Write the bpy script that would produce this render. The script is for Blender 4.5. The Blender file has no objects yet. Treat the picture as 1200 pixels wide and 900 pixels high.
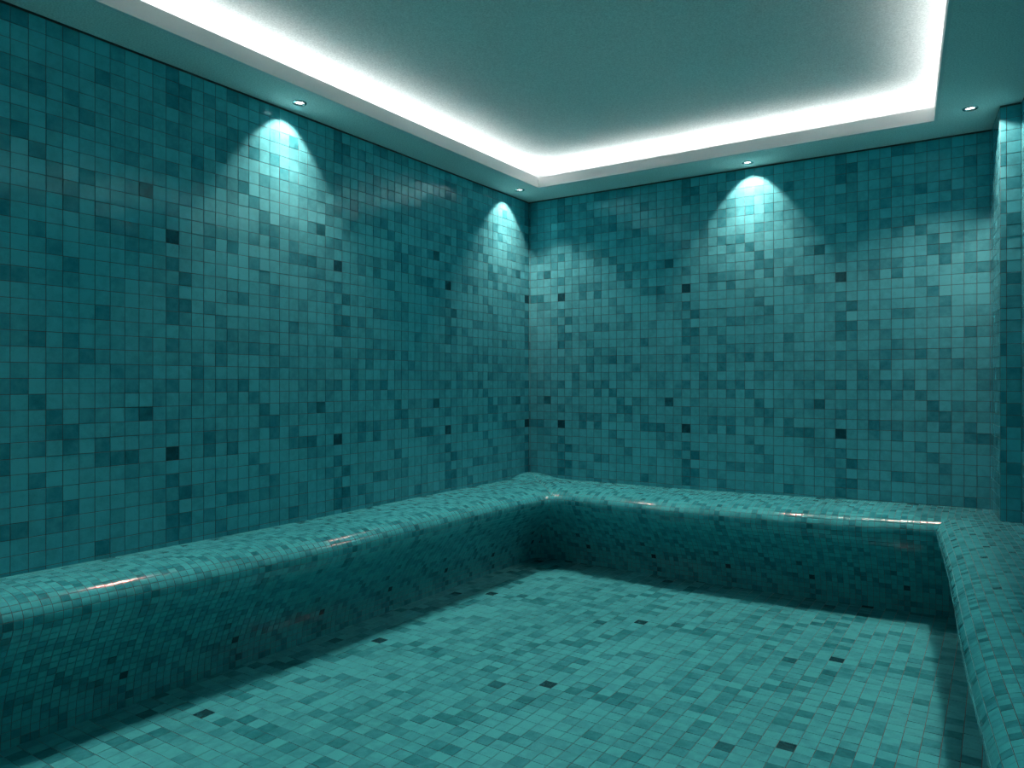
import bpy, math, random
import numpy as np
from mathutils import Vector, Matrix
from mathutils.geometry import tessellate_polygon

random.seed(7)
rng = np.random.default_rng(7)
scn = bpy.context.scene
col = scn.collection

# ------------------------------------------------------------------ camera
F_PX, HORIZON, YAW = 865.24, 448.23, 0.5822
CAM_Z = 1.0556
cam_d = bpy.data.cameras.new('camera')
cam_d.sensor_fit = 'HORIZONTAL'
cam_d.sensor_width = 36.0
cam_d.lens = 36.0 * F_PX / 1200.0
cam_d.shift_y = -(450.0 - HORIZON) / 1200.0
cam_d.clip_start = 0.02
cam = bpy.data.objects.new('camera', cam_d)
cam.location = (0, 0, CAM_Z)
cam.rotation_euler = (math.pi / 2, 0, YAW)
col.objects.link(cam)
scn.camera = cam

# ------------------------------------------------------------------ world, exposure
world = bpy.data.worlds.new('dark_void')
scn.world = world
world.use_nodes = True
world.node_tree.nodes['Background'].inputs[0].default_value = (0, 0, 0, 1)
world.node_tree.nodes['Background'].inputs[1].default_value = 0.0
vs = scn.view_settings
vs.view_transform = 'Standard'
vs.look = 'None'
vs.gamma = 1.0
vs.use_curve_mapping = False
vs.exposure = 0.16
LED_STRENGTH = 15.0
LED_COLOUR = (0.95, 1.0, 0.99)
SPOT_POWER = 40.0
SPOT_COLOUR = (1.0, 0.43, 0.36)
scn.cycles.max_bounces = 10
scn.cycles.diffuse_bounces = 7
scn.cycles.use_denoising = True
scn.cycles.sample_clamp_indirect = 0.0

# added general light: narrow-beam area lights without fixtures, under tray and soffit
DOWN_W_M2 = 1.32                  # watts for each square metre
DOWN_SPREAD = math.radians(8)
LEAN = math.radians(4)           # the added lights lean a little towards the left wall, more so at the right
def overhead_fill(x, y, z, sx, sy, rz=0.0, lean=LEAN):
    ld = bpy.data.lights.new('overhead_fill', 'AREA')
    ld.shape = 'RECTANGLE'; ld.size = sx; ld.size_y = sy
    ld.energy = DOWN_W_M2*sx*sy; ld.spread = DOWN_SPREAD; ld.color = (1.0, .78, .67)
    lo = bpy.data.objects.new('overhead_fill', ld); col.objects.link(lo)
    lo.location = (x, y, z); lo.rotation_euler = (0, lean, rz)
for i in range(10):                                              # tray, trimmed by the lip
    overhead_fill(-2.265+.247*(i+.5), 1.275, 2.328, .247, 5.05, lean=LEAN*i/9)
overhead_fill(-2.374, 1.09, 2.189, .230, 5.75, lean=0)                  # left soffit
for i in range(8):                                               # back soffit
    overhead_fill(-2.255+.2525*(i+.5), 3.848, 2.189, .2525, .255, lean=LEAN*i/7)
overhead_fill(.130, 1.13, 2.189, .26, 5.2, math.atan(.0962))    # right soffit

# ------------------------------------------------------------------ plan of the room (metres)
XL, YB = -2.492, 3.981            # left wall, back wall
ZS = CAM_Z + 1.145                # underside of the soffit
ZBENCH = 0.470                    # bench top where it meets the wall
YF = -1.80                        # wall behind the camera
SLOPE = -0.0962                   # the right side splays: dx/dy
def xr(x0, y0, y):                # x on a splayed line through (x0, y0)
    return x0 + SLOPE * (y - y0)
RC = (-0.0245, YB)                # right end of the back wall
RS1 = (0.0075, 3.665)             # end of the short return
RS2 = (0.0815, 3.660)             # end of the step, the right wall goes on from here
RF = (xr(*RS2, YF), YF)
P = 0.05                          # wall and floor tile pitch
PZ = 0.0489                       # height of a wall course
PB = 0.0254                       # bench mosaic pitch

# 16 x 16 tone sheet of the mosaic (0 darkest, 8 lightest), rows from top to bottom
SHEET = np.array([
 [0,7,7,4.5,8,3.8,8,8,7.5,7.5,7,4.6,4.2,3.5,6.5,7.5],
 [7.5,7,7,7.5,7.5,7,8,4.8,8,8,7.5,7.5,7,5.2,5,6],
 [4,7,8,7,7,8,8,7,4.7,8,8,8,8,6,7,6.5],
 [6,3,6,7,6,7,8,7.5,7,4.7,8,7.5,8,7,6.5,5],
 [4.3,8,7,8,7.5,4.5,5,7,6,5.5,8,7.5,6,8,7.5,7],
 [4,3.5,7,5,7,8,8,7.5,7.5,7,7.5,7,6.5,8,7.5,7],
 [3.6,5,7,7,5,7.5,7.5,7.5,6.7,6.5,7.5,4,6.5,7,7.5,6.5],
 [8,5.5,7.5,8,6.5,5,6.5,5.5,7.2,7,7.5,6.5,7.5,7,6,7],
 [4.6,6,7,6,4.5,5.5,5.5,4,6.8,4.5,7.5,6.5,6,7,5.5,6.5],
 [5.6,6,5.5,7.5,4.5,7.5,7.5,7.5,7,6,4.5,6,7,7,6.5,7],
 [7.5,7.5,4,6.5,7.5,7.5,6,7.5,4.7,5.5,7,6.5,5.5,6,5.5,7.5],
 [4,8,5,6.5,4.5,5.5,4,8,6.5,7.5,7.5,7.5,5.5,5,6.5,5.5],
 [7.3,7,5.5,7.5,7.5,5,7.5,4,7.3,7.5,7.5,7.5,7,7,7,5.5],
 [7,5.5,7,7,6.5,6.5,7.5,7.5,3.7,8,5,5.5,7.5,5,2,7.5],
 [4.5,7,6.5,6,7,7,7.5,7,4.2,4,6.5,7,6.5,6.5,7,6],
 [7.2,7.5,6,4,5,4.7,7,5.3,7.5,4.2,7.8,4.7,8,7.3,6.7,6]])
def tone(r, c):
    return SHEET[int(r) % 16, int(c) % 16]

# ------------------------------------------------------------------ helpers
def project(p):
    s, c = math.sin(YAW), math.cos(YAW)
    f = -s * p[..., 0] + c * p[..., 1]
    r = c * p[..., 0] + s * p[..., 1]
    f = np.where(f < 0.05, np.nan, f)
    return np.stack([600 + F_PX * r / f, HORIZON - F_PX * (p[..., 2] - CAM_Z) / f], -1)

def tag(o, label=None, cat=None, group=None, kind=None):
    if label: o['label'] = label
    if cat: o['category'] = cat
    if group: o['group'] = group
    if kind: o['kind'] = kind
    return o

def link(name, me, parent=None):
    o = bpy.data.objects.new(name, me)
    col.objects.link(o)
    if parent is not None:
        o.parent = parent
    return o

def mesh_np(name, verts, quads, mat, tones=None, smooth=False, normals=None):
    me = bpy.data.meshes.new(name)
    n, m = len(verts), len(quads)
    me.vertices.add(n)
    me.vertices.foreach_set('co', np.asarray(verts, np.float32).ravel())
    me.loops.add(m * 4)
    me.loops.foreach_set('vertex_index', np.asarray(quads, np.int32).ravel())
    me.polygons.add(m)
    me.polygons.foreach_set('loop_start', np.arange(0, m * 4, 4, dtype=np.int32))
    me.polygons.foreach_set('loop_total', np.full(m, 4, np.int32))
    me.polygons.foreach_set('use_smooth', np.full(m, smooth, bool))
    if tones is not None:
        a = me.attributes.new('tone', 'FLOAT', 'FACE')
        a.data.foreach_set('value', np.asarray(tones, np.float32).ravel())
        a = me.attributes.new('edge', 'FLOAT', 'FACE')
        a.data.foreach_set('value', (np.arange(m) % 9 > 0).astype(np.float32))
    me.materials.append(mat)
    me.update(calc_edges=True)
    if normals is not None:
        me.polygons.foreach_set('use_smooth', np.full(m, True))
        me.normals_split_custom_set(np.asarray(normals, float).reshape(-1, 3).tolist())
    return me

def mesh_py(name, verts, faces, mat):
    me = bpy.data.meshes.new(name)
    me.from_pydata([tuple(v) for v in verts], [], faces)
    me.materials.append(mat)
    me.update()
    return me

def prism(name, poly, z0, z1, mat, holes=(), parent=None):
    """Slab between z0 and z1 with a plan polygon and holes."""
    loops = [list(poly)] + [list(h) for h in holes]
    flat = [p for l in loops for p in l]
    tris = tessellate_polygon([[Vector((x, y, 0)) for x, y in l] for l in loops])
    n = len(flat)
    v = [(x, y, z0) for x, y in flat] + [(x, y, z1) for x, y in flat]
    faces = []
    for a, b, c in tris:
        pa, pb, pc = flat[a], flat[b], flat[c]
        cr = (pb[0]-pa[0])*(pc[1]-pa[1]) - (pb[1]-pa[1])*(pc[0]-pa[0])
        if abs(cr) < 1e-12: continue
        if cr < 0: b, c = c, b
        faces.append((a, c, b)); faces.append((a+n, b+n, c+n))
    k = 0
    for li, l in enumerate(loops):
        m = len(l)
        ar = sum(l[i][0]*l[(i+1) % m][1] - l[(i+1) % m][0]*l[i][1] for i in range(m))
        flip = (ar < 0) != (li > 0)
        for i in range(m):
            a, b = k+i, k+(i+1) % m
            f = (a, b, b+n, a+n)
            faces.append(f[::-1] if flip else f)
        k += m
    return link(name, mesh_py(name, v, faces, mat), parent)

# ------------------------------------------------------------------ materials
def node_mat(name):
    m = bpy.data.materials.new(name); m.use_nodes = True
    nt = m.node_tree
    return m, nt, nt.nodes['Principled BSDF']

def tile_material(name, rough, mottle_scale, vary=.16, gain=(1, 1, 1), tint=(1.0, 1.0, 1.0)):
    m, nt, b = node_mat(name)
    N, L = nt.nodes.new, nt.links.new
    at = N('ShaderNodeAttribute'); at.attribute_type = 'GEOMETRY'; at.attribute_name = 'tone'
    geo = N('ShaderNodeNewGeometry')
    # every tile samples its own piece of the mottling
    off = N('ShaderNodeVectorMath'); off.operation = 'MULTIPLY_ADD'
    comb = N('ShaderNodeCombineXYZ')
    for i in range(3): L(at.outputs['Fac'], comb.inputs[i])
    off.inputs[1].default_value = (3.1, 5.7, 4.3)
    L(comb.outputs[0], off.inputs[0]); L(geo.outputs['Position'], off.inputs[2])
    nz = N('ShaderNodeTexNoise'); nz.inputs['Scale'].default_value = mottle_scale
    nz.inputs['Detail'].default_value = 5; nz.inputs['Roughness'].default_value = .62
    L(off.outputs[0], nz.inputs['Vector'])
    nf = N('ShaderNodeTexNoise'); nf.inputs['Scale'].default_value = 420
    nf.inputs['Detail'].default_value = 2
    L(geo.outputs['Position'], nf.inputs['Vector'])
    # v = tone/8 + mottle + grain
    ma = N('ShaderNodeMath'); ma.operation = 'MULTIPLY_ADD'
    ma.inputs[1].default_value = 0.75; ma.inputs[2].default_value = -0.375
    L(nz.outputs['Fac'], ma.inputs[0])
    mg = N('ShaderNodeMath'); mg.operation = 'MULTIPLY_ADD'
    mg.inputs[1].default_value = 0.20; mg.inputs[2].default_value = -0.10
    L(nf.outputs['Fac'], mg.inputs[0])
    mt = N('ShaderNodeMath'); mt.operation = 'MULTIPLY'; mt.inputs[1].default_value = 0.125
    L(at.outputs['Fac'], mt.inputs[0])
    s1 = N('ShaderNodeMath'); L(ma.outputs[0], s1.inputs[0]); L(mg.outputs[0], s1.inputs[1])
    s2 = N('ShaderNodeMath'); L(s1.outputs[0], s2.inputs[0]); L(mt.outputs[0], s2.inputs[1]); s2.use_clamp = True
    cr = N('ShaderNodeValToRGB')
    e = cr.color_ramp.elements
    e[0].position = 0.0; e[0].color = (.005, .062, .078, 1)
    e[1].position = 1.0; e[1].color = (.046, .430, .480, 1)
    k = e.new(.45); k.color = (.014, .215, .255, 1)
    k = e.new(.80); k.color = (.036, .345, .392, 1)
    for k in e: k.color = tuple(c*g for c, g in zip(k.color[:3], gain)) + (1,)
    L(s2.outputs[0], cr.inputs[0])
    L(cr.outputs[0], b.inputs['Base Color'])
    rr = N('ShaderNodeMath'); rr.operation = 'MULTIPLY_ADD'
    rr.inputs[1].default_value = vary; rr.inputs[2].default_value = rough - vary/2
    ed = N('ShaderNodeAttribute'); ed.attribute_type = 'GEOMETRY'; ed.attribute_name = 'edge'   # rougher, duller rims
    re_ = N('ShaderNodeMath'); re_.operation = 'MULTIPLY_ADD'; re_.inputs[1].default_value = .5
    L(ed.outputs['Fac'], re_.inputs[0]); L(rr.outputs[0], re_.inputs[2])
    L(nz.outputs['Fac'], rr.inputs[0]); L(re_.outputs[0], b.inputs['Roughness'])
    b.inputs['Specular Tint'].default_value = tint + (1,)
    bp = N('ShaderNodeBump'); bp.inputs['Strength'].default_value = .18; bp.inputs['Distance'].default_value = .002
    L(nz.outputs['Fac'], bp.inputs['Height']); L(bp.outputs[0], b.inputs['Normal'])
    b.inputs['IOR'].default_value = 1.45
    return m

def plain(name, colour, rough, metallic=0.0, grain=0.0, bump=0.0, scale=300):
    m, nt, b = node_mat(name)
    N, L = nt.nodes.new, nt.links.new
    b.inputs['Roughness'].default_value = rough
    b.inputs['Metallic'].default_value = metallic
    geo = N('ShaderNodeNewGeometry')
    nz = N('ShaderNodeTexNoise'); nz.inputs['Scale'].default_value = scale; nz.inputs['Detail'].default_value = 3
    L(geo.outputs['Position'], nz.inputs['Vector'])
    cr = N('ShaderNodeValToRGB')
    e = cr.color_ramp.elements
    e[0].position = .3; e[0].color = tuple(c*(1-grain) for c in colour) + (1,)
    e[1].position = .7; e[1].color = tuple(min(1, c*(1+grain)) for c in colour) + (1,)
    L(nz.outputs['Fac'], cr.inputs[0]); L(cr.outputs[0], b.inputs['Base Color'])
    if bump:
        bp = N('ShaderNodeBump'); bp.inputs['Strength'].default_value = bump; bp.inputs['Distance'].default_value = .002
        L(nz.outputs['Fac'], bp.inputs['Height']); L(bp.outputs[0], b.inputs['Normal'])
    return m

def glow(name, colour, strength):
    m, nt, b = node_mat(name)
    b.inputs['Base Color'].default_value = (.8, .8, .8, 1)
    b.inputs['Emission Color'].default_value = colour + (1,)
    b.inputs['Emission Strength'].default_value = strength
    return m

M_TILE = tile_material('glazed_teal_mosaic', .125, 26, gain=(1.5, 1.14, 1.19), tint=(.35, .95, 1.0))
M_TILE_F = tile_material('matt_teal_floor_mosaic', .20, 26, gain=(1.1, .93, .92))
M_TILE_B = tile_material('glazed_teal_small_mosaic', .135, 40, .06)
M_GROUT = plain('warm_grey_grout', (.070, .064, .060), .9, grain=.25, scale=160)
M_PLASTER = plain('white_stucco', (.82, .83, .82), .92, grain=.16, bump=.6, scale=190)
M_LIP = plain('white_painted_board', (.76, .76, .76), .7, grain=.02)
M_CHROME = plain('brushed_chrome', (.62, .64, .64), .22, metallic=1.0)
M_BAFFLE = plain('dark_baffle', (.03, .035, .035), .5)
M_LED = glow('white_led_tube', LED_COLOUR, LED_STRENGTH)
M_LENS = glow('lamp_lens', (1.0, .95, .95), 9.0)

# ------------------------------------------------------------------ tiles
QF = np.array([[0,1,2,3],[4,5,1,0],[5,6,2,1],[6,7,3,2],[7,4,0,3],[8,9,5,4],[9,10,6,5],[10,11,7,6],[11,8,4,7]])

def tile_verts(q, nrm, gap, rise, bev, tilt, dz):
    """q (N,4,3) cell corners on the surface; 12 verts for each tile."""
    c = q.mean(1, keepdims=True)
    d = q - c
    u = q[:, 1] - q[:, 0]; v = q[:, 3] - q[:, 0]
    lu = np.linalg.norm((q[:, 1]-q[:, 0] + q[:, 2]-q[:, 3])/2, axis=1)
    lv = np.linalg.norm((q[:, 3]-q[:, 0] + q[:, 2]-q[:, 1])/2, axis=1)
    def inset(g):
        su = np.clip(1 - 2*g/np.maximum(lu, 1e-6), .1, 1)[:, None, None]
        sv = np.clip(1 - 2*g/np.maximum(lv, 1e-6), .1, 1)[:, None, None]
        # d split along the two cell axes
        a = (q[:, 1]+q[:, 2]-q[:, 0]-q[:, 3])[:, None, :]/4
        b = (q[:, 2]+q[:, 3]-q[:, 0]-q[:, 1])[:, None, :]/4
        su_ = np.array([-1, 1, 1, -1])[None, :, None]; sv_ = np.array([-1, -1, 1, 1])[None, :, None]
        w = d - su_*a - sv_*b
        return c + su_*a*su + sv_*b*sv + w*np.minimum(su, sv)
    n = nrm[:, None, :]
    su_ = np.array([-1, 1, 1, -1])[None, :]; sv_ = np.array([-1, -1, 1, 1])[None, :]
    h = dz[:, None] + tilt[:, :1]*su_*lu[:, None]/2 + tilt[:, 1:]*sv_*lv[:, None]/2
    top = inset(gap/2+bev) + n*(rise + h)[..., None]
    mid = inset(gap/2) + n*(rise - bev + h)[..., None]
    bot = inset(gap/2) - n*0.0008
    return np.concatenate([top, mid, bot], 1)

def tile_field(name, verts, tones, mat, parent, label=None, normals=None):
    n = len(verts)
    quads = (np.arange(n)[:, None, None]*12 + QF[None]).reshape(-1, 4)
    o = link(name, mesh_np(name, verts.reshape(-1, 3), quads, mat, np.repeat(tones, 9), normals=normals), parent)
    o['kind'] = 'stuff'
    if label: o['label'] = label
    return o

UNIT = {}
def unit_tile(lev, pu, pv, gap, rise, bev, mat):
    """Shared mesh for alike full tiles: lies in local xy, faces local +z."""
    key = (lev, pu, pv, mat.name)
    if key not in UNIT:
        q = np.array([[[-pu/2, -pv/2, 0], [pu/2, -pv/2, 0], [pu/2, pv/2, 0], [-pu/2, pv/2, 0]]])
        v = tile_verts(q, np.array([[0, 0, 1.]]), gap, rise, bev, np.zeros((1, 2)), np.zeros(1))
        UNIT[key] = mesh_np('tile', v[0], QF, mat, np.full(9, lev))
    return UNIT[key]

def lay_plane(parent, o, ud, vd, u0, u1, v0, v1, pu, pv, uc, vc, tonefn, gap=.0018, rise=.0016, bev=.0004,
              limit=300, visible=None, mat=None, field_label=None):
    """Tiles on a plane: o origin, ud/vd unit axes, [u0,u1]x[v0,v1] the covered area; (uc, vc) centre of tile (0,0)."""
    mat = mat or M_TILE
    o, ud, vd = map(lambda a: np.array(a, float), (o, ud, vd))
    n = np.cross(ud, vd)
    i0, i1 = math.floor((u0-uc)/pu), math.ceil((u1-uc)/pu)
    j0, j1 = math.floor((v0-vc)/pv), math.ceil((v1-vc)/pv)
    cells, tn, full = [], [], []
    for j in range(j0, j1+1):
        for i in range(i0, i1+1):
            a0, a1 = uc+(i-.5)*pu, uc+(i+.5)*pu
            b0, b1 = vc+(j-.5)*pv, vc+(j+.5)*pv
            A0, A1, B0, B1 = max(a0, u0), min(a1, u1), max(b0, v0), min(b1, v1)
            if A1-A0 < .08*pu or B1-B0 < .08*pv: continue
            cells.append((A0, A1, B0, B1))
            full.append(A1-A0 > pu*.999 and B1-B0 > pv*.999)
            tn.append(tonefn(i, j))
    c = np.array(cells); full = np.array(full); tn = np.array(tn, float)
    tn = np.clip(tn + rng.normal(0, .22, len(tn)), 0, 8.4)
    q = o + np.stack([c[:, 0, None]*ud + c[:, 2, None]*vd, c[:, 1, None]*ud + c[:, 2, None]*vd,
                      c[:, 1, None]*ud + c[:, 3, None]*vd, c[:, 0, None]*ud + c[:, 3, None]*vd], 1)
    tilt = np.clip(rng.normal(0, .013, (len(c), 2)), -.02, .02); dz = np.clip(rng.normal(0, .00022, len(c)), -.0003, .0005)
    single = np.zeros(len(c), bool)
    if limit:
        s = project(q)
        x, y = s[..., 0], s[..., 1]
        area = .5*np.abs((x*np.roll(y, -1, 1) - np.roll(x, -1, 1)*y).sum(1))
        ctr = s.mean(1)
        ok = full & np.isfinite(area) & (ctr[:, 0] > 4) & (ctr[:, 0] < 1196) & (ctr[:, 1] > 4) & (ctr[:, 1] < 896)
        if visible is not None: ok &= visible(q.mean(1), ctr)
        area = np.where(ok, area, -1)
        idx = np.argsort(-area)[:limit]
        single[idx[area[idx] > 0]] = True
    rot = Matrix((ud, vd, n)).transposed()
    for k in np.where(single)[0]:
        lev = round(tn[k]*3)/3
        t = link('tile', unit_tile(lev, pu, pv, gap, rise, bev, mat), parent)
        r = Matrix.Rotation(math.atan(tilt[k, 1]), 3, 'X') @ Matrix.Rotation(-math.atan(tilt[k, 0]), 3, 'Y')
        t.matrix_local = Matrix.Translation(Vector(q[k].mean(0) + n*dz[k])) @ (rot @ r).to_4x4()
    rest = ~single
    if rest.any():
        v = tile_verts(q[rest], np.repeat(n[None], rest.sum(), 0), gap, rise, bev, tilt[rest], dz[rest])
        tile_field('tile_field', v, tn[rest], mat, parent, field_label)

def wall_box(name, a, b, z0, z1, thick, label):
    """Wall whose room side runs from a to b (room on the right-hand side of a->b)."""
    d = Vector((b[0]-a[0], b[1]-a[1])).normalized(); n = Vector((-d.y, d.x))
    poly = [a, b, (b[0]+n.x*thick, b[1]+n.y*thick), (a[0]+n.x*thick, a[1]+n.y*thick)]
    w = prism(name, poly, z0, z1, M_GROUT)
    return tag(w, label, 'wall', kind='structure')

ROW0 = CAM_Z + .5259               # height of the course that holds the darkest tiles
TOP = ZS + .16
above_bench = lambda p, s: p[:, 2] > ZBENCH + .03
vt = lambda i, j: tone(-j, i)

w = wall_box('wall_left', (XL, YF), (XL, YB), 0, TOP, .1, 'long teal mosaic wall with one bright scallop of light, on the left')
lay_plane(w, (XL, 0, 0), (0, 1, 0), (0, 0, 1), YF, YB-.002, .40, ZS-.004, P, PZ, 1.5537, ROW0, vt, visible=above_bench)
w = wall_box('wall_back', (XL, YB), RC, 0, TOP, .1, 'teal mosaic end wall between the tiled corner and the stepped return')
lay_plane(w, (0, YB, 0), (1, 0, 0), (0, 0, 1), XL+.001, RC[0]+.0015, .40, ZS-.004, P, PZ, -2.2554, ROW0, vt, visible=above_bench)

# right side: short return, step, long splayed wall; one wall
wr = tag(link('wall_right', None), 'stepped teal mosaic side wall at the right edge', 'wall', kind='structure')
for k, (a, b, lim) in enumerate(((RC, RS1, 60), (RS1, RS2, 60), (RS2, RF, 60))):
    dv = Vector((b[0]-a[0], b[1]-a[1])); ln = dv.length; dv.normalize(); nn = Vector((-dv.y, dv.x))
    th = .1
    ext = .0
    poly = [a, b, (b[0]+nn.x*th, b[1]+nn.y*th), (a[0]+nn.x*th, a[1]+nn.y*th)]
    if k == 1: poly = [a, b, (b[0], b[1]+.1), (a[0]+.02, a[1]+.1)]
    prism('wall_face', poly, 0, TOP, M_GROUT, parent=wr)
    lay_plane(wr, (a[0], a[1], 0), (dv.x, dv.y, 0), (0, 0, 1), .0, ln, .40, ZS-.004, P, PZ, (.02, -.003, .03)[k], ROW0,
              (lambda k: lambda i, j: tone(-j, i+(12, 7, 3)[k]))(k), limit=lim, visible=above_bench)
w = wall_box('wall_front', RF, (XL, YF), 0, TOP, .1, 'teal mosaic wall behind the viewer')
dvx = XL - RF[0]
lay_plane(w, (RF[0], YF, 0), (-1, 0, 0), (0, 0, 1), .002, -dvx-.002, .0, ZS-.004, P, PZ, .02, ROW0, vt, limit=0)

# ------------------------------------------------------------------ floor
room = [(XL, YF), (XL, YB), RC, RS1, RS2, RF]
fl = prism('floor', [(XL-.1, YF-.1), (RF[0]+.15, YF-.1), (RS2[0]+.15, YB+.1), (XL-.1, YB+.1)], -.1, 0, M_GROUT)
tag(fl, 'teal mosaic floor of square tiles inside the bench', 'floor', kind='structure')
def floor_vis(p, s):
    return (p[:, 0] > XL+.2) & (p[:, 1] < YB-.25) & (s[:, 0] < 1050 + (s[:, 1]-453)*.205)
lay_plane(fl, (0, 0, 0), (1, 0, 0), (0, 1, 0), XL+.04, .32, YF+.03, YB-.06, P, P, -1.3121, 2.2239,
          lambda i, j: tone(i, j), visible=floor_vis, rise=.0016, mat=M_TILE_F)

# ------------------------------------------------------------------ bench: one swept S-shaped section round three sides
PROF = [(0, .4700), (.09, .4690), (.18, .4660), (.245, .4590), (.295, .4440), (.325, .4200), (.334, .395), (.325, .366),
        (.298, .328), (.262, .282), (.226, .230), (.192, .170), (.165, .112), (.150, .058), (.145, 0)]
def catmull(pts, m=16):
    p = np.array(pts, float); p = np.vstack([2*p[0]-p[1], p, 2*p[-1]-p[-2]])
    out = []
    for i in range(1, len(p)-2):
        for t in np.linspace(0, 1, m, endpoint=False):
            a, b, c, d = p[i-1], p[i], p[i+1], p[i+2]
            out.append(.5*(2*b + (c-a)*t + (2*a-5*b+4*c-d)*t*t + (3*b-a-3*c+d)*t**3))
    out.append(p[-2]); return np.array(out)
prof = catmull(PROF)
arc = np.concatenate([[0], np.cumsum(np.linalg.norm(np.diff(prof, axis=0), axis=1))])
GIRTH = arc[-1]
def prof_at(g):
    return np.interp(g, arc, prof[:, 0]), np.interp(g, arc, prof[:, 1])

def line_isect(p, d, q, e):
    t = ((q[0]-p[0])*e[1] - (q[1]-p[1])*e[0])/(d[0]*e[1]-d[1]*e[0])
    return np.array([p[0]+t*d[0], p[1]+t*d[1]])
rd = np.array([-SLOPE, -1.0]); rd /= np.linalg.norm(rd)       # right run, towards the camera
rn = np.array([rd[1], -rd[0]])                                 # into the room
if rn[0] > 0: rn = -rn
RW = np.array(RS2)                                             # back line of the right bench: the long wall
# runs: start, direction, inward normal
RUNS = {
  'left':  (np.array([XL, YF]), np.array([0., 1.]), np.array([1., 0.])),
  'back':  (np.array([XL, YB]), np.array([1., 0.]), np.array([0., -1.])),
  'right': (line_isect(RW, rd, np.array([0., YB]), np.array([1., 0.])), rd, rn)}
def corner(r1, r2, w):
    a, d, n = RUNS[r1]; b, e, m = RUNS[r2]
    return line_isect(a+n*w, d, b+m*w, e)
def run_limits(name, w):
    a, d, n = RUNS[name]
    f = lambda p: float((p-a) @ d)
    if name == 'left':  return 0.0, f(corner('left', 'back', w))
    if name == 'back':  return f(corner('left', 'back', w)), f(corner('back', 'right', w))
    return f(corner('back', 'right', w)), float((np.array(RF)-a) @ d) if False else (YB-YF)*1.0
def surf(name, s, g):
    """Point of the bench surface at length s along a run and girth g."""
    w, z = prof_at(g)
    a, d, n = RUNS[name]
    # the hand-formed bench widens and narrows along its length
    if name == 'left':
        yy = YF + s
        k = np.interp(yy, [.4, 1, 2, 3.5], [.72, .77, .96, 1.06]); dzt = np.interp(yy, [.5, 1.3, 2.2], [.006, 0, -.008])
    elif name == 'back':
        xx = XL + s
        k = np.interp(xx, [-2.1, -1.5, -.8, -.2], [1.06, 1.20, 1.12, .90]); dzt = np.interp(xx, [-2.2, -1.4, -.7, -.1], [-.008, -.008, 0, .008])
    else:
        k = .90; dzt = .008
    w = w*k
    z = z + dzt*min(1, z/.3)
    lo, hi = run_limits(name, w)
    s = min(max(s, lo), hi)
    p = a + d*s + n*w
    t = min(1, w/.25); R = .13*t*t*(3-2*t)
    def fillet(p, dist, C, along, inn):
        if dist >= R: return p
        ang = math.radians(45)*(1-dist/R)
        ctr = C + along*R + inn*R
        return ctr - inn*R*math.cos(ang) - along*R*math.sin(ang)
    if R > 1e-4:
        C = corner('left', 'back', w)
        if name == 'left': p = fillet(p, hi-s, C, np.array([0., -1.]), np.array([1., 0.]))
        if name == 'back': p = fillet(p, s-lo, C, np.array([1., 0.]), np.array([0., -1.]))
    # heaped-up corner against the walls and hand-formed waviness
    if w < .33 and z > .38:
        dx, dy = p[0]-XL, YB-p[1]
        rr = math.hypot(dx, dy)
        z += .026*math.exp(-(rr/.17)**4)
        z += .003*math.sin(2.1*(p[0]+p[1])+.4)
    wob = .0035*math.sin(3.4*s+1.1) * math.sin(math.pi*g/GIRTH)
    p = p + n*wob*min(1, w/.1)
    return fit_room(p, z)
def fit_room(p, z):
    x, y = max(p[0], XL+.0026), min(max(p[1], YF+.003), YB-.0026)
    if y > RS1[1]: x = min(x, RS1[0]+(RC[0]-RS1[0])*(y-RS1[1])/(RC[1]-RS1[1])-.0026)
    else: x = min(x, xr(*RS2, y)-.0026)
    p = (x, y)
    return np.array([p[0], p[1], z])

bench = tag(link('tiled_bench', None), 'continuous teal mosaic bench with rounded nose along three walls', 'bench')
nr = int(round(GIRTH/PB)); gs = np.linspace(0, GIRTH, nr+1)
core_v, core_f = [], []
bq, bt, bn = [], [], []
row_dark = int(round((GIRTH-.10)/PB - .5))                   # course holding the darkest tiles
C0 = {'left': 1.301-YF, 'back': -1.568-XL, 'right': 1.1}
for name in ('left', 'back', 'right'):
    lo = min(run_limits(name, 0)[0], run_limits(name, .34)[0]); hi = max(run_limits(name, 0)[1], run_limits(name, .34)[1])
    i0 = math.floor((lo-C0[name])/PB); i1 = math.ceil((hi-C0[name])/PB)
    S = [C0[name]+(i-.5)*PB for i in range(i0, i1+2)]
    grid = np.array([[surf(name, s, g) for g in gs] for s in S])
    gn = np.cross(np.gradient(grid, axis=0), np.gradient(grid, axis=1))
    gl = np.linalg.norm(gn, axis=2, keepdims=True); gn = np.where(gl > 1e-9, gn/np.maximum(gl, 1e-9), 0)
    base = len(core_v)
    core_v += [tuple(p) for p in grid.reshape(-1, 3)]
    m = nr+1
    for a in range(len(S)-1):
        for b in range(nr):
            q = grid[[a, a+1, a+1, a], [b, b, b+1, b+1]]
            if np.linalg.norm(q[1]-q[0]) + np.linalg.norm(q[2]-q[3]) < .003: continue
            if .5*np.linalg.norm(np.cross(q[2]-q[0], q[3]-q[1])) < 5e-5: continue
            core_f.append((base+a*m+b, base+(a+1)*m+b, base+(a+1)*m+b+1, base+a*m+b+1))
            if np.linalg.norm((q[1]-q[0]+q[2]-q[3])/2) < .0045: continue
            bn.append(gn[[a, a+1, a+1, a], [b, b, b+1, b+1]])
            bq.append(q); tv = tone(b-row_dark, i0+a); bt.append(max(tv, 3.2) if gs[b] < .42 else tv)
bq = np.array(bq); bt = np.clip(np.array(bt, float) + rng.normal(0, .3, len(bt)), 0, 8.4)
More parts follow.
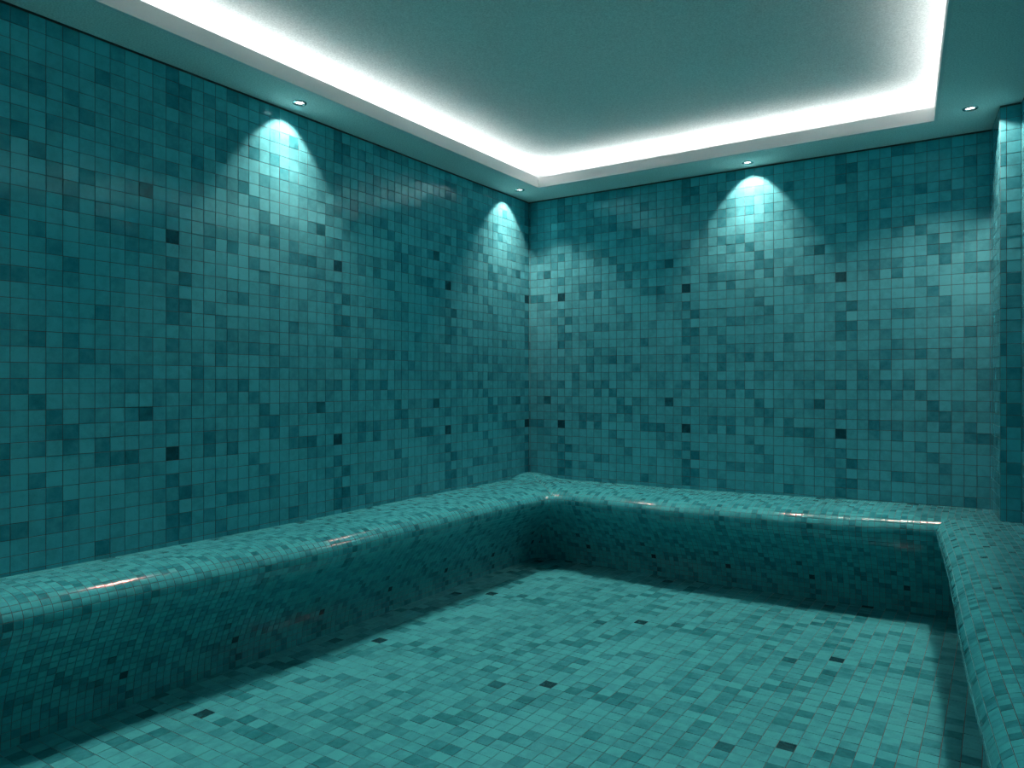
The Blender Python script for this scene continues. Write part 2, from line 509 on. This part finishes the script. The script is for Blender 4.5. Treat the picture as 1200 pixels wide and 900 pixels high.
nrm = np.cross(bq[:, 2]-bq[:, 0], bq[:, 3]-bq[:, 1])
nrm /= np.linalg.norm(nrm, axis=1, keepdims=True)
# room side faces out
flip = nrm[:, 2]*1.0 < -0.9
sgn = np.sign((nrm * (np.array([-1.2, 1.2, 1.2]) - bq.mean(1))).sum(1))
if np.median(sgn) < 0:
    bq = bq[:, ::-1].copy(); nrm = -nrm
    bn = [k[::-1] for k in bn]
    core_f = [f[::-1] for f in core_f]
link('mortar_bed', mesh_py('mortar_bed', core_v, core_f, M_GROUT), bench)
tl = np.clip(rng.normal(0, .012, (len(bq), 2)), -.02, .02); dz = np.clip(rng.normal(0, .00022, len(bq)), -.0003, .0004)
bv = tile_verts(bq, nrm, .0012, .0012, .0005, tl, dz)
# the little tiles follow the curve: their faces are shaded with the surface's own normals
bn = np.array(bn)
bn = bn*np.sign((bn*nrm[:, None]).sum(2, keepdims=True))
bn = np.where((bn*nrm[:, None]).sum(2, keepdims=True) > .6, bn, nrm[:, None])
fq = bv[:, QF]                                                # tile, face, corner, xyz
fn = np.cross(fq[:, :, 2]-fq[:, :, 0], fq[:, :, 3]-fq[:, :, 1])
fn /= np.maximum(np.linalg.norm(fn, axis=2, keepdims=True), 1e-12)
ln_ = np.repeat(fn[:, :, None], 4, 2)
ln_[:, 0] = bn + (fn[:, 0] - nrm)[:, None]
ln_ /= np.linalg.norm(ln_, axis=3, keepdims=True)
s = project(bq); x, y = s[..., 0], s[..., 1]
area = .5*np.abs((x*np.roll(y, -1, 1)-np.roll(x, -1, 1)*y).sum(1)); ctr = s.mean(1)
face = (nrm*(np.array([0, 0, CAM_Z])-bq.mean(1))).sum(1) > 0
ok = face & np.isfinite(area) & (ctr[:, 0] > 3) & (ctr[:, 0] < 1197) & (ctr[:, 1] > 3) & (ctr[:, 1] < 897)
area = np.where(ok, area, -1)
pick = np.argsort(-area)[:300]; pick = pick[area[pick] > 0]
sel = np.zeros(len(bq), bool); sel[pick] = True
for k in pick:
    c = bq[k].mean(0)
    t = link('tile', mesh_np('tile', bv[k]-c, QF, M_TILE_B, np.full(9, bt[k]), normals=ln_[k]), bench)
    t.location = c
tile_field('tile_field', bv[~sel], bt[~sel], M_TILE_B, bench, normals=ln_[~sel])

# ------------------------------------------------------------------ ceiling: soffit, tray with light cove
TL, TB, TF = -2.258, 3.712, -1.15
TRC = (-.2335, 3.712)
tray = [(TL, TF), (TL, TB), TRC, (xr(*TRC, TF), TF)]           # plan of the lip
def grow(poly, d):
    """Offset the tray outline outwards."""
    x0, x1 = poly[0][0]-d, d
    k = d*math.sqrt(1+SLOPE**2)
    yb, yf = poly[1][1]+d, poly[0][1]-d
    r = lambda y: xr(poly[2][0], poly[2][1], y)+k
    return [(x0, yf), (x0, yb), (r(yb), yb), (r(yf), yf)]
A_COVE, E_COVE, LIP = .20, .084, .060
LED_BACK = .055
ZLIP = ZS+LIP; ZC = ZLIP+E_COVE
SPOTS = [(-2.3888, 2.0466, 'l'), (-2.3752, 3.6909, 'l'), (-1.0895, 3.8849, 'b'), (-.0971, 3.6285, 'r'),
         (-2.385, .40, 'l')]
LR = .0215
def circ(x, y, r, n=20):
    return [(x+r*math.cos(2*math.pi*i/n), y+r*math.sin(2*math.pi*i/n)) for i in range(n)]
out = [(XL-.06, YF-.06), (XL-.06, YB+.06), (RC[0]+.10, YB+.06), (RF[0]+.1+.0, YF-.06)]
out = [(XL-.06, YF-.06), (XL-.06, YB+.06), (.20, YB+.06), (RF[0]+.12, YF-.06)]
ceil = prism('ceiling', out, ZC, ZC+.05, M_PLASTER)
tag(ceil, 'pale stucco ceiling tray ringed by a hidden white cove light', 'ceiling', kind='structure')
in_poly = [(XL, YF), (XL, YB), RC, RS1, RS2, RF]
prism('soffit', in_poly, ZS, ZS+.012, M_PLASTER, holes=[grow(tray, .012)] + [circ(x, y, LR) for x, y, _ in SPOTS], parent=ceil)
# lip boards, mitred with an open hairline
lo_, li_ = grow(tray, .012), tray
cb0, cb1 = grow(tray, A_COVE), grow(tray, A_COVE+.012)
tb = grow(tray, .062)
for k in range(4):
    j = (k+1) % 4
    def board(name, i0, i1, o1, o0, z0, z1, mat, g):
        d = Vector((i1[0]-i0[0], i1[1]-i0[1])).normalized()*g
        poly = [(i0[0]+d.x, i0[1]+d.y), (i1[0]-d.x, i1[1]-d.y), (o1[0]-d.x, o1[1]-d.y), (o0[0]+d.x, o0[1]+d.y)]
        return prism(name, poly, z0, z1, mat, parent=ceil)
    board('cove_lip', li_[k], li_[j], lo_[j], lo_[k], ZS-.0005, ZLIP, M_LIP, .0014)
    board('cove_back', cb0[k], cb0[j], cb1[j], cb1[k], ZS+.012, ZC, M_LIP, 0)
    # light strip in a channel on the ledge behind the lip, facing up
    c0, c1 = grow(tray, LED_BACK-.011), grow(tray, LED_BACK+.011)
    board('led_channel', c0[k], c0[j], c1[j], c1[k], ZS+.012, ZLIP-.018, M_LIP, 0)
    e0 = grow(tray, LED_BACK)
    a, b = Vector((*e0[k], ZLIP-.0115)), Vector((*e0[j], ZLIP-.0115))
    d = (b-a).normalized(); sd = Vector((-d.y, d.x, 0)); up = Vector((0, 0, 1)); r = .0065
    vv = [p + sd*r*math.cos(2*math.pi*i/8) + up*r*math.sin(2*math.pi*i/8) for p in (a, b) for i in range(8)]
    ff = [(i, (i+1) % 8, 8+(i+1) % 8, 8+i) for i in range(8)] + [tuple(range(7, -1, -1)), tuple(range(8, 16))]
    link('led_strip', mesh_py('led_strip', vv, ff, M_LED), ceil)

# ------------------------------------------------------------------ recessed downlights
def lathe(name, prof, mat, parent, n=24, cap=False):
    v, f = [], []
    for r, z in prof:
        for i in range(n):
            t = 2*math.pi*i/n; v.append((r*math.cos(t), r*math.sin(t), z))
    for a in range(len(prof)-1):
        for i in range(n):
            j = (i+1) % n
            f.append((a*n+i, a*n+j, (a+1)*n+j, (a+1)*n+i))
    if cap: f.append(tuple((len(prof)-1)*n+i for i in range(n)))
    me = mesh_py(name, v, f, mat)
    for p in me.polygons: p.use_smooth = True
    return link(name, me, parent)
LABELS = ['small chrome downlight above the brightest scallop on the long left wall',
          'small chrome downlight tucked beside the tiled corner',
          'small chrome downlight at the middle of the end wall',
          'small chrome downlight nearest the stepped return at the right',
          'small chrome downlight over the near part of the left bench']
TILT = {'l': (-1, 0), 'b': (0, 1), 'r': (1, .1)}
for k, (x, y, side) in enumerate(SPOTS):
    root = link('downlight', None)
    root.location = (x, y, ZS)
    tag(root, LABELS[k], 'downlight', group='recessed downlights along the soffit')
    lathe('trim_ring', [(.0195, .004), (.0200, -.0030), (.0225, -.0042), (.0270, -.0036), (.0292, -.0016), (.0296, 0)], M_CHROME, root)
    lathe('baffle', [(.0205, .002), (.0185, .016), (.0185, .022)], M_BAFFLE, root, cap=False)
    lathe('lens', [(.0186, .0060), (.0150, .0035), (.0080, .0018), (.001, .0012)], M_LENS, root, cap=True)
    tx, ty = TILT[side]
    for nm, watt, size, blend, tilt in (('downlight_beam', SPOT_POWER*.40, 88, .32, 22), ('downlight_core', SPOT_POWER*.78, 96, .7, -12)):
        ld = bpy.data.lights.new(nm, 'SPOT')
        ld.energy = watt; ld.color = SPOT_COLOUR
        ld.spot_size = math.radians(size); ld.spot_blend = blend; ld.shadow_soft_size = .014
        lo = bpy.data.objects.new(nm, ld); col.objects.link(lo); lo.parent = root
        lo.location = (0, 0, -.006)
        a = math.radians(tilt)
        dirv = Vector((tx*math.sin(a), ty*math.sin(a), -math.cos(a)))
        lo.rotation_euler = dirv.to_track_quat('-Z', 'Y').to_euler()
